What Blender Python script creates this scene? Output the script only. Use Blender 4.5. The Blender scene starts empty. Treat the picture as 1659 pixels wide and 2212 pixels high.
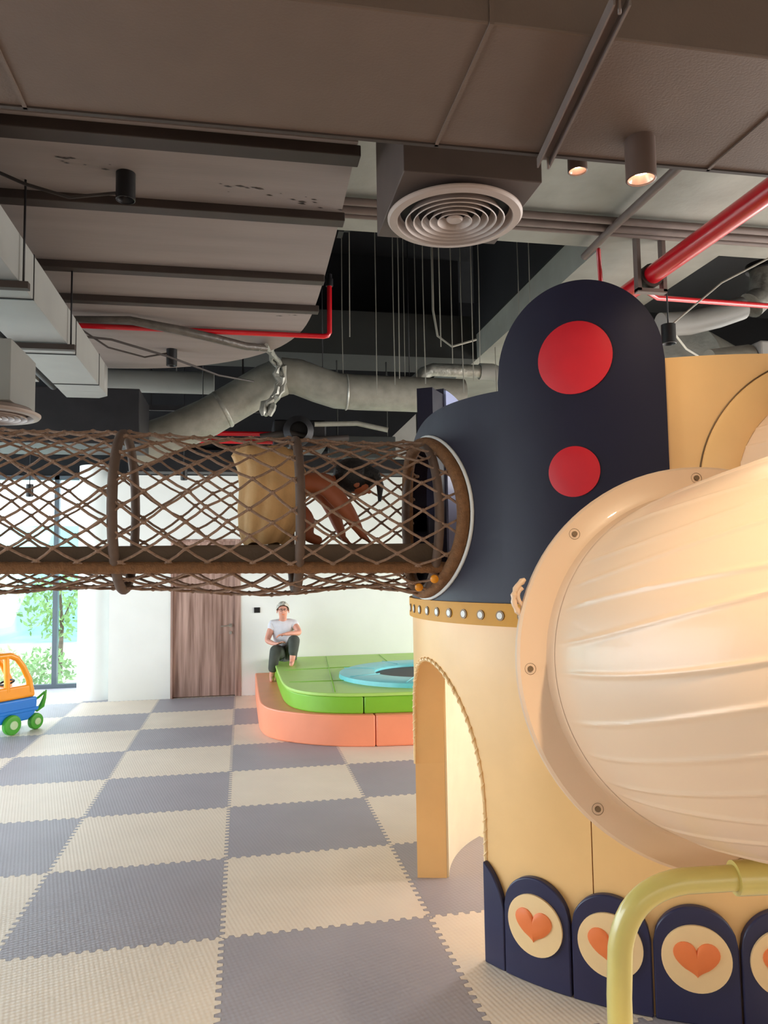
import bpy, bmesh, math, random
from mathutils import Vector, Matrix, Euler
R = math.radians
C = bpy.context.scene.collection
S = bpy.context.scene
random.seed(7)

# ------------------------------------------------------------------ camera, world, light, exposure
CAM = Vector((0.0937, -4.766, 1.710))
yaw, pitch, roll, FPX = 0.18620, 0.07469, -0.01529, 1637.1
fw = Vector((math.sin(yaw)*math.cos(pitch), math.cos(yaw)*math.cos(pitch), math.sin(pitch)))
rt = Vector((math.cos(yaw), -math.sin(yaw), 0)); up = rt.cross(fw)
rt, up = math.cos(roll)*rt + math.sin(roll)*up, -math.sin(roll)*rt + math.cos(roll)*up
cd = bpy.data.cameras.new('camera'); cam = bpy.data.objects.new('camera', cd); C.objects.link(cam)
cam.matrix_world = Matrix(((rt.x, up.x, -fw.x, CAM.x), (rt.y, up.y, -fw.y, CAM.y), (rt.z, up.z, -fw.z, CAM.z), (0, 0, 0, 1)))
cd.sensor_fit = 'VERTICAL'; cd.sensor_height = 36; cd.lens = 36*FPX/2212; cd.clip_start = 0.05; cd.clip_end = 200
S.camera = cam
S.view_settings.view_transform = 'Standard'; S.view_settings.look = 'None'
S.view_settings.gamma = 1; S.view_settings.use_curve_mapping = False
S.view_settings.exposure = 0.94
S.cycles.use_denoising = True; S.cycles.max_bounces = 8; S.cycles.sample_clamp_indirect = 6
w = bpy.data.worlds.new('world'); S.world = w; w.use_nodes = True
bg = w.node_tree.nodes['Background']; bg.inputs[0].default_value = (.86, .94, 1, 1); bg.inputs[1].default_value = 2.3

def area(name, loc, rot, sx, sy, power, col):
    l = bpy.data.lights.new(name, 'AREA'); l.shape = 'RECTANGLE'; l.size = sx; l.size_y = sy
    l.energy = power; l.color = col
    o = bpy.data.objects.new(name, l); C.objects.link(o); o.location = loc; o.rotation_euler = rot
    return o
# daylight of the glazed sides of the hall, plus one added rear fill
area('daylight_or_fill', (-5.6, 2.2, 1.6), (0, R(-68), 0), 2.8, 10, 165, (.86, .93, 1))
area('daylight_or_fill', (8.4, 1.0, 1.7), (0, R(68), 0), 2.8, 12, 580, (1, .97, .94))
area('daylight_or_fill', (1.0, -9.7, 1.7), (R(62), 0, 0), 10, 2.8, 50, (1, .9, .8))  # warm fill added behind the camera, that wall has no window
area('daylight_or_fill', (-3.6, 7.2, 1.6), (R(-75), 0, 0), 3.6, 3.0, 16, (.9, .95, 1))

# ------------------------------------------------------------------ helpers
def lin(c):
    return tuple((v/12.92 if v <= .04045 else ((v+.055)/1.055)**2.4) for v in [x/255 for x in c]) + (1,)
def mat(name, rgb, rough=.5, metal=0, var=.0, scale=8, bump=0, bscale=60, coat=0, spec=.5, stretch=None, trans=0, emit=None, estr=0, sss=0):
    m = bpy.data.materials.new(name); m.use_nodes = True; nt = m.node_tree; b = nt.nodes['Principled BSDF']
    col = lin(rgb); b.inputs['Base Color'].default_value = col
    b.inputs['Roughness'].default_value = rough; b.inputs['Metallic'].default_value = metal
    b.inputs['Coat Weight'].default_value = coat; b.inputs['Specular IOR Level'].default_value = spec
    if sss: b.inputs['Subsurface Weight'].default_value = sss; b.inputs['Subsurface Radius'].default_value = (.06, .04, .03)
    if emit: b.inputs['Emission Color'].default_value = lin(emit); b.inputs['Emission Strength'].default_value = estr
    tc = nt.nodes.new('ShaderNodeTexCoord'); mp = nt.nodes.new('ShaderNodeMapping')
    nt.links.new(tc.outputs['Object'], mp.inputs[0])
    if stretch: mp.inputs['Scale'].default_value = stretch
    if var:
        n = nt.nodes.new('ShaderNodeTexNoise'); n.inputs['Scale'].default_value = scale; n.inputs['Detail'].default_value = 5
        nt.links.new(mp.outputs[0], n.inputs['Vector'])
        rp = nt.nodes.new('ShaderNodeValToRGB')
        rp.color_ramp.elements[0].position = .3; rp.color_ramp.elements[1].position = .7
        rp.color_ramp.elements[0].color = tuple(c*(1-var) for c in col[:3])+(1,)
        rp.color_ramp.elements[1].color = tuple(min(1, c*(1+var)) for c in col[:3])+(1,)
        nt.links.new(n.outputs['Fac'], rp.inputs[0]); nt.links.new(rp.outputs[0], b.inputs['Base Color'])
    if bump:
        n = nt.nodes.new('ShaderNodeTexNoise'); n.inputs['Scale'].default_value = bscale; n.inputs['Detail'].default_value = 3
        nt.links.new(mp.outputs[0], n.inputs['Vector'])
        bp = nt.nodes.new('ShaderNodeBump'); bp.inputs['Strength'].default_value = bump; bp.inputs['Distance'].default_value = .01
        nt.links.new(n.outputs['Fac'], bp.inputs['Height']); nt.links.new(bp.outputs[0], b.inputs['Normal'])
    return m

class MB:
    """collects shapes in world coordinates; build() links them as ONE mesh object"""
    def __init__(s): s.v = []; s.f = []; s.sm = []
    def add(s, vs, fs, smooth=False):
        o = len(s.v); s.v += [tuple(v) for v in vs]; s.f += [tuple(i+o for i in f) for f in fs]; s.sm += [smooth]*len(fs); return s
    def box(s, x0, x1, y0, y1, z0, z1, M=None):
        vs = [Vector((x, y, z)) for z in (z0, z1) for y in (y0, y1) for x in (x0, x1)]
        if M: vs = [M @ v for v in vs]
        return s.add(vs, [(0, 2, 3, 1), (4, 5, 7, 6), (0, 1, 5, 4), (2, 6, 7, 3), (0, 4, 6, 2), (1, 3, 7, 5)])
    def tube(s, pts, r, n=10, caps=True, closed=False, smooth=True):
        pts = [Vector(p) for p in pts]; N = len(pts)
        rs = r if isinstance(r, (list, tuple)) else [r]*N
        T = []
        for i in range(N):
            a = pts[(i-1) % N] if (i > 0 or closed) else pts[0]; b = pts[(i+1) % N] if (i < N-1 or closed) else pts[-1]
            T.append((b-a).normalized())
        nrm = T[0].orthogonal().normalized(); vs = []
        for i in range(N):
            nrm = (nrm - T[i]*nrm.dot(T[i])).normalized(); bn = T[i].cross(nrm)
            for k in range(n):
                a = 2*math.pi*k/n; vs.append(pts[i] + (nrm*math.cos(a)+bn*math.sin(a))*rs[i])
        fs = []
        for i in range(N if closed else N-1):
            j = (i+1) % N
            for k in range(n): fs.append((i*n+k, i*n+(k+1) % n, j*n+(k+1) % n, j*n+k))
        s.add(vs, fs, smooth)
        if caps and not closed:
            s.add(vs[:n], [tuple(range(n))[::-1]]); s.add(vs[-n:], [tuple(range(n))])
        return s
    def cyl(s, p0, p1, r, n=20, r1=None): return s.tube([p0, p1], [r, r if r1 is None else r1], n)
    def lathe(s, prof, c, axis=(0, 0, 1), n=40, smooth=True):
        """prof: (radius, height) pairs along axis from c"""
        ax = Vector(axis).normalized(); u = ax.orthogonal().normalized(); v = ax.cross(u); c = Vector(c); vs = []; fs = []
        for (r, h) in prof:
            for k in range(n):
                a = 2*math.pi*k/n; vs.append(c + ax*h + (u*math.cos(a)+v*math.sin(a))*max(r, 1e-4))
        for i in range(len(prof)-1):
            for k in range(n): fs.append((i*n+k, i*n+(k+1) % n, (i+1)*n+(k+1) % n, (i+1)*n+k))
        return s.add(vs, fs, smooth)
    def prism(s, outline, z0, z1, smooth=False):
        n = len(outline); vs = [(x, y, z0) for x, y in outline]+[(x, y, z1) for x, y in outline]
        s.add(vs, [tuple(range(n))[::-1], tuple(range(n, 2*n))])
        return s.add(vs, [(i, (i+1) % n, n+(i+1) % n, n+i) for i in range(n)], smooth)
    def ball(s, c, r, sz=(1, 1, 1), n=12, M=None):
        vs = []; fs = []; m = n//2
        for i in range(m+1):
            for k in range(n):
                t = math.pi*i/m; a = 2*math.pi*k/n
                v = Vector((math.sin(t)*math.cos(a)*sz[0], math.sin(t)*math.sin(a)*sz[1], math.cos(t)*sz[2]))*r
                vs.append((M @ v if M else v)+Vector(c))
        for i in range(m):
            for k in range(n): fs.append((i*n+k, (i+1)*n+k, (i+1)*n+(k+1) % n, i*n+(k+1) % n))
        return s.add(vs, fs, True)
    def build(s, name, m, parent=None, bevel=0, bseg=2, recalc=True):
        xs = [v[0] for v in s.v]; ys = [v[1] for v in s.v]; zs = [v[2] for v in s.v]
        o0 = Vector(((min(xs)+max(xs))/2, (min(ys)+max(ys))/2, min(zs)))
        me = bpy.data.meshes.new(name); me.from_pydata([Vector(v)-o0 for v in s.v], [], s.f)
        bm = bmesh.new(); bm.from_mesh(me)
        for f, sm in zip(bm.faces, s.sm): f.smooth = sm
        bmesh.ops.remove_doubles(bm, verts=bm.verts, dist=1e-5)
        if recalc: bmesh.ops.recalc_face_normals(bm, faces=bm.faces)
        for e in bm.edges:
            if len(e.link_faces) == 2 and e.calc_face_angle(0) > R(38): e.smooth = False
        bm.to_mesh(me); bm.free()
        me.materials.append(m)
        o = bpy.data.objects.new(name, me); C.objects.link(o); o.location = o0
        if parent: adopt(o, parent)
        if bevel:
            b = o.modifiers.new('bevel', 'BEVEL'); b.width = bevel; b.segments = bseg; b.limit_method = 'ANGLE'; b.angle_limit = R(50)
        return o
WM = {}
def wm(o): return WM.get(o.name, Matrix.Translation(o.location))
def adopt(o, p):
    WM[o.name] = Matrix.Translation(o.location); o.parent = p; o.matrix_parent_inverse = wm(p).inverted()
def tag(o, label, cat, group=None, kind=None):
    o['label'] = label; o['category'] = cat
    if group: o['group'] = group
    if kind: o['kind'] = kind
    return o
def thing(name, label, cat, loc, group=None):
    o = bpy.data.objects.new(name, None); C.objects.link(o); o.location = loc; o.empty_display_size = .1
    return tag(o, label, cat, group)
def struct(o): o['kind'] = 'structure'; return o
def copy_tree(o, parent=None):
    c = o.copy(); C.objects.link(c)
    if parent: c.parent = parent
    for ch in list(o.children): copy_tree(ch, c)
    return c
def arc(c, r, a0, a1, n, ax=0):
    out = []
    for i in range(n+1):
        a = R(a0+(a1-a0)*i/n); out.append((c[0]+r*math.cos(a), c[1]+r*math.sin(a)))
    return out

# ------------------------------------------------------------------ materials
M = {}
M['wall'] = mat('wall_paint', (236, 238, 234), .7, var=.02, scale=3, bump=.05, bscale=40)
M['darkwall'] = mat('dark_plenum_paint', (16, 17, 21), .9, var=.15, scale=4)
M['soffit'] = mat('grey_soffit_paint', (138, 138, 130), .85, var=.12, scale=3, bump=.15, bscale=20)
M['beam'] = mat('grey_beam_paint', (40, 42, 40), .85, var=.1, scale=3)
M['duct'] = mat('taupe_duct_paint', (93, 75, 64), .62, var=.05, scale=6, bump=.12, bscale=110)
M['deck'] = mat('grey_brown_deck_paint', (132, 119, 113), .75, var=.09, scale=2.5, bump=.1, bscale=30, stretch=(.3, 3, 1))
M['rib'] = mat('brown_rib_paint', (52, 40, 34), .6, var=.15, scale=6)
M['galv'] = mat('grey_green_duct_paint', (140, 140, 136), .55, var=.06, scale=4)
M['darkmetal'] = mat('dark_metal', (30, 29, 32), .5, .3, var=.2, scale=10)
M['black'] = mat('black_lamp_paint', (18, 18, 20), .4, var=.1)
M['brownlamp'] = mat('brown_lamp_paint', (84, 66, 58), .45, var=.05)
M['flex'] = mat('grey_duct_jacket', (134, 132, 122), .5, .1, var=.15, scale=9, bump=.5, bscale=14, stretch=(1, 1, 1))
M['foil'] = mat('silver_foil', (150, 150, 142), .42, .45, var=.25, scale=14, bump=.9, bscale=18)
M['red'] = mat('red_pipe_paint', (186, 8, 26), .28, var=.08, coat=.4)
M['steel'] = mat('brushed_steel', (170, 168, 164), .35, .8, var=.08)
M['diff'] = mat('warm_grey_diffuser', (168, 150, 140), .5, var=.04)
M['diffbox'] = mat('taupe_plenum_paint', (84, 70, 64), .6, var=.08)
M['navy'] = mat('navy_vinyl', (24, 20, 42), .45, var=.05, scale=5, bump=.12, bscale=9, spec=.35)
M['navypetal'] = mat('navy_petal_vinyl', (42, 42, 74), .4, var=.05, scale=5, bump=.15, bscale=12)
M['redv'] = mat('red_vinyl', (200, 16, 34), .5, var=.05, bump=.1, bscale=14)
M['beige'] = mat('beige_vinyl', (244, 196, 132), .35, var=.05, scale=3, bump=.1, bscale=6, coat=.1)
M['yellow'] = mat('mustard_vinyl', (214, 148, 0), .55, var=.05)
M['windowsheen'] = mat('window_reflection_blue', (172, 182, 226), .35, var=.04)  # window light reflected on navy vinyl, put into the colour as pale blue
M['cream'] = mat('cream_vinyl', (246, 210, 156), .45, var=.04, bump=.1, bscale=20)
M['orange'] = mat('orange_vinyl', (242, 128, 66), .5, var=.06)
M['slide'] = mat('cream_plastic', (232, 198, 166), .36, var=.03, scale=2, coat=.15, sss=.1)
M['bolt'] = mat('brown_bolt', (120, 96, 70), .45, .4, var=.1)
M['rail'] = mat('olive_yellow_plastic', (214, 196, 112), .3, var=.05, scale=10, coat=.5)
M['rope'] = mat('brown_rope', (158, 128, 108), .85, var=.22, scale=60, bump=.6, bscale=220)
M['ropewrap'] = mat('brown_rope_wrap', (132, 92, 58), .8, var=.2, scale=40, bump=.6, bscale=120)
M['hoop'] = mat('brown_hoop_pad', (104, 84, 72), .7, var=.12, scale=20)
M['tmat'] = mat('brown_tunnel_mat', (104, 86, 70), .8, var=.12, scale=8, bump=.2)
M['white'] = mat('white_trim', (236, 236, 232), .4, var=.02)
M['pink'] = mat('salmon_vinyl', (246, 150, 112), .45, var=.04, scale=3, bump=.12, bscale=8)
M['green'] = mat('lime_vinyl', (128, 188, 44), .45, var=.05, scale=3, bump=.15, bscale=10)
M['greentop'] = mat('soft_green_vinyl', (176, 218, 108), .45, var=.04, scale=3, bump=.15, bscale=12)
M['teal'] = mat('turquoise_pad', (112, 206, 214), .35, var=.05, bump=.4, bscale=12)
M['trampbed'] = mat('black_trampoline_weave', (42, 44, 48), .6, var=.1, scale=60)
M['skin'] = mat('light_skin', (224, 160, 138), .5, var=.05, scale=20, sss=.1)
M['brownskin'] = mat('brown_skin', (166, 92, 58), .5, var=.06, scale=20, sss=.1)
M['greyhair'] = mat('grey_hair', (206, 202, 190), .8, var=.25, scale=60, bump=.6, bscale=120)
M['blackhair'] = mat('black_hair', (14, 13, 15), .5, var=.2, scale=60, bump=.6, bscale=120)
M['shirt'] = mat('white_cotton', (222, 222, 228), .85, var=.06, scale=14, bump=.4, bscale=22)
M['trouser'] = mat('grey_green_trousers', (74, 78, 72), .85, var=.15, scale=12, bump=.4, bscale=18)
M['dress'] = mat('tan_cotton', (222, 178, 122), .8, var=.1, scale=8, bump=.7, bscale=14)
M['sandal'] = mat('black_rubber', (20, 20, 22), .6, var=.1)
M['carorange'] = mat('orange_plastic', (248, 158, 26), .35, var=.04, coat=.3)
M['carblue'] = mat('blue_plastic', (14, 126, 222), .35, var=.04, coat=.3)
M['cargreen'] = mat('green_plastic', (70, 170, 40), .4, var=.04, coat=.3)
M['carhub'] = mat('pale_hub', (196, 226, 176), .4)
M['leaf'] = mat('foliage', (150, 190, 120), .7, var=.3, scale=3)
M['leaf2'] = mat('yellowish_foliage', (196, 210, 150), .7, var=.3, scale=3)
M['bark'] = mat('bark', (110, 92, 76), .9, var=.2)
M['hoard'] = mat('turquoise_hoarding', (150, 212, 210), .7, var=.12, scale=1.5)
M['ground'] = mat('pale_ground', (190, 188, 170), .9, var=.2, scale=.8)
M['mull'] = mat('grey_mullion', (92, 102, 110), .4, .4, var=.05)
M['hosem'] = mat('dark_hose_jacket', (84, 78, 72), .4, .2, var=.25, scale=20, bump=.4, bscale=30)
M['cable'] = mat('dark_cable', (50, 42, 38), .6, var=.1)
M['wire'] = mat('pale_hanger_wire', (150, 148, 138), .5, .4, var=.1)
M['conduit'] = mat('taupe_conduit', (104, 90, 84), .5, var=.1)
M['lamp'] = mat('lamp_glow', (255, 236, 214), .4, emit=(255, 232, 206), estr=9)
M['reflector'] = mat('rosy_reflector', (240, 196, 176), .25, .6, var=.03)

# wood door
m = mat('door_laminate', (128, 98, 86), .45); nt = m.node_tree; b = nt.nodes['Principled BSDF']
tc = nt.nodes.new('ShaderNodeTexCoord'); mp = nt.nodes.new('ShaderNodeMapping'); mp.inputs['Scale'].default_value = (14, 14, .7)
n = nt.nodes.new('ShaderNodeTexNoise'); n.inputs['Scale'].default_value = 1.6; n.inputs['Detail'].default_value = 6
rp = nt.nodes.new('ShaderNodeValToRGB'); e = rp.color_ramp.elements
e[0].position = .3; e[0].color = lin((122, 92, 80)); e[1].position = .7; e[1].color = lin((196, 164, 152))
nt.links.new(tc.outputs['Object'], mp.inputs[0]); nt.links.new(mp.outputs[0], n.inputs['Vector']); nt.links.new(n.outputs['Fac'], rp.inputs[0]); nt.links.new(rp.outputs[0], b.inputs['Base Color'])
M['door'] = m
# window glass
m = bpy.data.materials.new('window_glass'); m.use_nodes = True; nt = m.node_tree; nt.nodes.clear()
o = nt.nodes.new('ShaderNodeOutputMaterial'); mx = nt.nodes.new('ShaderNodeMixShader'); t = nt.nodes.new('ShaderNodeBsdfTransparent'); g = nt.nodes.new('ShaderNodeBsdfGlossy')
g.inputs['Roughness'].default_value = .02; mx.inputs[0].default_value = .07; t.inputs[0].default_value = (.95, .99, 1, 1)
nt.links.new(t.outputs[0], mx.inputs[1]); nt.links.new(g.outputs[0], mx.inputs[2]); nt.links.new(mx.outputs[0], o.inputs[0]); M['glass'] = m
# interlocking foam mats: one metre tiles, cream and grey, with a toothed seam
def floor_mat():
    m = bpy.data.materials.new('foam_mats'); m.use_nodes = True; nt = m.node_tree; b = nt.nodes['Principled BSDF']; L = nt.links.new
    def math_(op, a, b_=None, c=None):
        nd = nt.nodes.new('ShaderNodeMath'); nd.operation = op
        for i, v in enumerate((a, b_, c)):
            if v is None: continue
            if isinstance(v, (int, float)): nd.inputs[i].default_value = v
            else: L(v, nd.inputs[i])
        return nd.outputs[0]
    geo = nt.nodes.new('ShaderNodeNewGeometry'); sp = nt.nodes.new('ShaderNodeSeparateXYZ'); L(geo.outputs['Position'], sp.inputs[0])
    X, Y = sp.outputs[0], sp.outputs[1]
    F = 17
    def tooth(v):
        s_ = math_('SINE', math_('MULTIPLY', v, 2*math.pi*F))
        return math_('MULTIPLY', math_('MAXIMUM', math_('MINIMUM', math_('MULTIPLY', s_, 2.2), 1), -1), .0125)
    x2 = math_('ADD', X, tooth(Y)); y2 = math_('ADD', Y, tooth(X))
    par = math_('FLOORED_MODULO', math_('ADD', math_('FLOOR', x2), math_('FLOOR', y2)), 2)
    mix = nt.nodes.new('ShaderNodeMix'); mix.data_type = 'RGBA'; L(par, mix.inputs[0])
    mix.inputs[6].default_value = lin((166, 162, 169)); mix.inputs[7].default_value = lin((236, 222, 204))
    # seam line
    def seam(v):
        f = math_('FRACT', v); return math_('LESS_THAN', math_('MINIMUM', f, math_('SUBTRACT', 1, f)), .0022)
    sm = math_('MAXIMUM', seam(x2), seam(y2))
    n = nt.nodes.new('ShaderNodeTexNoise'); n.inputs['Scale'].default_value = 2.2; n.inputs['Detail'].default_value = 6; L(geo.outputs['Position'], n.inputs['Vector'])
    dirt = math_('ADD', math_('MULTIPLY', n.outputs['Fac'], .22), .89)
    dk = math_('MULTIPLY', dirt, math_('SUBTRACT', 1, math_('MULTIPLY', sm, .45)))
    vm = nt.nodes.new('ShaderNodeVectorMath'); vm.operation = 'SCALE'; L(mix.outputs[2], vm.inputs[0]); L(dk, vm.inputs['Scale'])
    L(vm.outputs[0], b.inputs['Base Color'])
    b.inputs['Roughness'].default_value = .48; b.inputs['Specular IOR Level'].default_value = .4
    # woven leaf relief, turned by a quarter from mat to mat
    a1 = math_('SINE', math_('MULTIPLY', math_('ADD', X, math_('MULTIPLY', Y, .25)), 300)); a2 = math_('SINE', math_('MULTIPLY', math_('ADD', Y, math_('MULTIPLY', X, -.35)), 240))
    h = math_('ADD', math_('MULTIPLY', a1, .5), math_('MULTIPLY', a2, .5))
    h = math_('ADD', h, math_('MULTIPLY', n.outputs['Fac'], 8))
    h = math_('SUBTRACT', h, math_('MULTIPLY', sm, 4))
    bp = nt.nodes.new('ShaderNodeBump'); bp.inputs['Strength'].default_value = .3; bp.inputs['Distance'].default_value = .002
    L(h, bp.inputs['Height']); L(bp.outputs[0], b.inputs['Normal'])
    return m
M['floor'] = floor_mat()

# ------------------------------------------------------------------ the room
X0, X1, Y0, Y1, WY = -6, 9, -10, 6.0, 7.46
struct(MB().box(X0, X1, Y0, WY+.1, -.1, 0).build('floor', M['floor']))
struct(MB().box(.08, X1, Y1, Y1+.15, 0, 3.04).build('wall_back', M['wall']))
struct(MB().box(-1.66, -.86, Y1, WY+.05, 0, 3.04).build('wall_closet', M['wall']))
struct(MB().box(-.86, .08, Y1, Y1+.15, 2.15, 3.04).box(-.86, .08, Y1+.15, Y1+.2, 0, 3.04).build('wall_lintel', M['wall']))
struct(MB().box(-1.66, X1, Y1+.0, Y1+.15, 3.04, 5.7).box(X0, -1.5, WY, WY+.15, 3.2, 5.7).box(-1.66, -1.5, Y1+.15, WY, 3.04, 5.7).build('wall_plenum', M['darkwall']))
col = MB().lathe([(.27, 0), (.27, 3.2)], (-1.86, 6.38, 0), n=40).lathe([(0, 3.2), (.27, 3.2)], (-1.86, 6.38, 0), n=40).build('wall_column', M['wall']); struct(col)
# side and rear walls, openings on the left only (outside the picture)
struct(MB().box(X0-.15, X0, Y0, WY+.15, 3.1, 5.7).box(X0-.15, X0, Y0, WY+.15, -.1, .12).box(X0-.15, X0, Y0, -3.2, 0, 3.1).build('wall_left', M['wall']))
struct(MB().box(X1, X1+.15, Y0, Y1+.15, -.1, 5.7).build('wall_right', M['wall']))
struct(MB().box(X0, X1, Y0-.15, Y0, -.1, 5.7).build('wall_rear', M['wall']))
# ceiling: top slab, low slab, void, beams
struct(MB().box(X0, X1, Y0, WY+.15, 5.7, 5.85).build('ceiling', M['darkwall']))
struct(MB().box(X0, X1, Y0, .6, 4.2, 4.5).build('ceiling_soffit', M['soffit']))
struct(MB().box(2.87, 3.9, .6, Y1, 4.2, 4.5).build('trim_1', M['soffit']))
struct(MB().box(X0, 2.87, 3.8, 4.5, 4.2, 4.72).build('trim_2', M['beam']))
struct(MB().box(X0, 2.87, .6, .62, 4.5, 5.7).box(2.85, 2.87, .6, 3.8, 4.5, 5.7).box(X0, 2.87, 4.5, 4.52, 4.72, 5.7).build('trim_3', M['darkwall']))
# window
wn = MB()
for x in (-5.9, -4.3, -2.67): wn.box(x-.035, x+.035, WY-.02, WY+.08, .06, 3.2)
wn.box(X0, -1.6, WY-.02, WY+.08, 0, .06).box(X0, -1.6, WY-.02, WY+.08, 3.14, 3.2)
wf = struct(wn.build('window_1', M['mull']))
gl = MB().box(X0, -1.6, WY+.03, WY+.04, .06, 3.14).build('window_glass', M['glass'], wf)
# left glazing
wl = MB()
for y in (-3.2, -1.2, .8, 2.8, 4.8, 6.8): wl.box(X0-.1, X0, y-.03, y+.03, .12, 3.1)
wf2 = struct(wl.build('window_2', M['mull']))
MB().box(X0-.06, X0-.05, -3.2, WY, .12, 3.1).build('window_glass', M['glass'], wf2)
# door
dr = MB().box(-.83, 0.0, Y1+.03, Y1+.07, .01, 2.12).build('door_1', M['door'], bevel=.003); struct(dr)
fr = MB().box(-.86, -.83, Y1-.012, Y1+.1, 0, 2.15).box(0, .08, Y1-.012, Y1+.1, 0, 2.15).box(-.83, 0, Y1-.012, Y1+.1, 2.12, 2.15).build('trim_4', M['door'], bevel=.004); struct(fr)
h = MB().lathe([(.0, 0), (.026, 0), (.026, .012), (.0, .012)], (-.06, Y1+.03, .96), (0, -1, 0), 20).tube([(-.06, Y1+.02, .96), (-.06, Y1-.03, .96), (-.08, Y1-.035, .96), (-.19, Y1-.035, .955)], .009, 8)
h.build('door_handle', M['steel'], dr)
MB().lathe([(0, 0), (.022, 0), (.022, .014), (.0, .014)], (-.06, Y1+.03, .86), (0, -1, 0), 20).build('door_lock', M['steel'], dr)
sw = thing('light_switch', 'small dark square switch plate on the white wall beside the door', 'switch', (.3, Y1, 1.16))
MB().box(.262, .345, Y1-.012, Y1, 1.125, 1.2).build('plate', M['black'], sw, bevel=.003)
MB().box(.275, .301, Y1-.018, Y1-.01, 1.137, 1.188).build('rocker', M['darkmetal'], sw); MB().box(.305, .332, Y1-.018, Y1-.01, 1.137, 1.188).build('rocker', M['darkmetal'], sw)

# ------------------------------------------------------------------ outside
struct(MB().box(-30, 25, WY+.2, 45, -.5, -.12).build('ground', M['ground']))
tag(MB().box(-22, 6, 17, 17.1, -.2, 3.0).build('hoarding', M['hoard']), 'turquoise hoarding standing outside behind the trees', 'fence')
def leaves(n, c, rad, sz, seed):
    rnd = random.Random(seed); b = MB()
    for i in range(n):
        while True:
            p = Vector((rnd.uniform(-1, 1), rnd.uniform(-1, 1), rnd.uniform(-1, 1)))
            if .2 < p.length < 1: break
        p = Vector((p.x*rad[0], p.y*rad[1], p.z*rad[2]))+Vector(c)
        u = Vector((rnd.uniform(-1, 1), rnd.uniform(-1, 1), rnd.uniform(-1, 1))).normalized(); v = u.orthogonal().normalized()
        s_ = sz*rnd.uniform(.6, 1.3)
        b.add([p-u*s_, p+v*s_*.4, p+u*s_, p-v*s_*.4], [(0, 1, 2, 3)])
    return b
trees = [(-3.2, 10.2, 1.5, 'young tree with loose pale leaves just outside the window beside the mullion'),
         (-4.8, 10.8, 1.9, 'taller leafy tree outside the window at the far left edge'),
         (-2.5, 12.5, 1.2, 'low bushy tree outside the narrow pane beside the round column')]
for i, (x, y, h_, lb) in enumerate(trees):
    t = thing('tree', lb, 'tree', (x, y, -.12), 'trees outside the window')
    MB().tube([(x, y, -.12), (x+.03, y, h_*.5), (x-.02, y, h_)], [.05, .035, .02], 8).tube([(x, y, h_*.5), (x+.25, y, h_*.9)], [.02, .01], 6).tube([(x, y, h_*.4), (x-.28, y+.1, h_*.85)], [.02, .01], 6).build('trunk', M['bark'], t)
    leaves(520, (x, y, h_*.72), (.75, .6, h_*.42), .07, i).build('foliage', M['leaf' if i != 1 else 'leaf2'], t, recalc=False)
for i, (x, y, lb) in enumerate([(-4.1, 9.4, 'yellow green shrub low outside the window behind the toy car'), (-3.05, 8.5, 'small green shrub low outside the window left of the mullion'), (-2.2, 9.4, 'green shrub low outside the pane next to the column')]):
    tag(leaves(420, (x, y, .12), (.5, .4, .4), .06, 20+i).build('shrub', M['leaf2' if i != 1 else 'leaf'], recalc=False), lb, 'shrub', 'shrubs outside the window')

# ------------------------------------------------------------------ play tower
TC = (2.33, -.85); TR = 1.32
def pol(th, r, z): a = R(th); return (TC[0]+r*math.cos(a), TC[1]+r*math.sin(a), z)
def shell(b, r0, r1, t0, t1, n, zb, zt, closed=False):
    fb = zb if callable(zb) else (lambda t: zb); ft = zt if callable(zt) else (lambda t: zt)
    vs = []; fs = []
    for i in range(n+1):
        t = t0+(t1-t0)*i/n
        a, c = fb(t), ft(t); vs += [pol(t, r0, a), pol(t, r1, a), pol(t, r1, c), pol(t, r0, c)]
    for i in range(n):
        o, p = i*4, i*4+4
        for k in range(4): fs.append((o+k, o+(k+1) % 4, p+(k+1) % 4, p+k))
    if not closed: fs += [(0, 1, 2, 3), (n*4+3, n*4+2, n*4+1, n*4)]
    return b.add(vs, fs, True)
def onwall(b, outline, th, zc, r0, r1, rings=6, puff=.0):
    """a star-shaped flat piece wrapped on the round wall; outline in metres"""
    n = len(outline); vs = []; fs = []
    for k in range(rings+1):
        f = k/rings
        for (s_, z) in outline:
            rr = r1+puff*(1-f**4); vs.append(pol(th+math.degrees(s_*f/TR), rr, zc+z*f))
    for k in range(rings):
        for i in range(n): fs.append((k*n+i, k*n+(i+1) % n, (k+1)*n+(i+1) % n, (k+1)*n+i))
    o = len(vs)
    for (s_, z) in outline: vs.append(pol(th+math.degrees(s_/TR), r0, zc+z))
    for i in range(n): fs.append((rings*n+i, rings*n+(i+1) % n, o+(i+1) % n, o+i))
    return b.add(vs, fs, True)
circ = lambda r, n=48: [(r*math.cos(2*math.pi*i/n), r*math.sin(2*math.pi*i/n)) for i in range(n)]
tower = thing('play_tower', 'round padded play tower with beige arched base and navy upper panels with red dots', 'play tower', (TC[0], TC[1], 0))
RI = 1.157
def archz(t): d = (t-186.5)/20.5; return .62+.63*math.sqrt(max(0, 1-d*d))
def archz2(t): d = (t-60)/25; return .62+.5*math.sqrt(max(0, 1-d*d))
b = MB()
shell(b, RI, TR, 166, 207, 60, archz, 1.45)
shell(b, RI, TR, 207, 229.1, 20, 0, 1.45); shell(b, RI, TR, 229.3, 360+35, 90, 0, 1.45)
shell(b, RI, TR, 35, 85, 40, archz2, 1.45); shell(b, RI, TR, 85, 166, 50, 0, 1.45)
b.build('lower_wall', M['beige'], tower)
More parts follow.
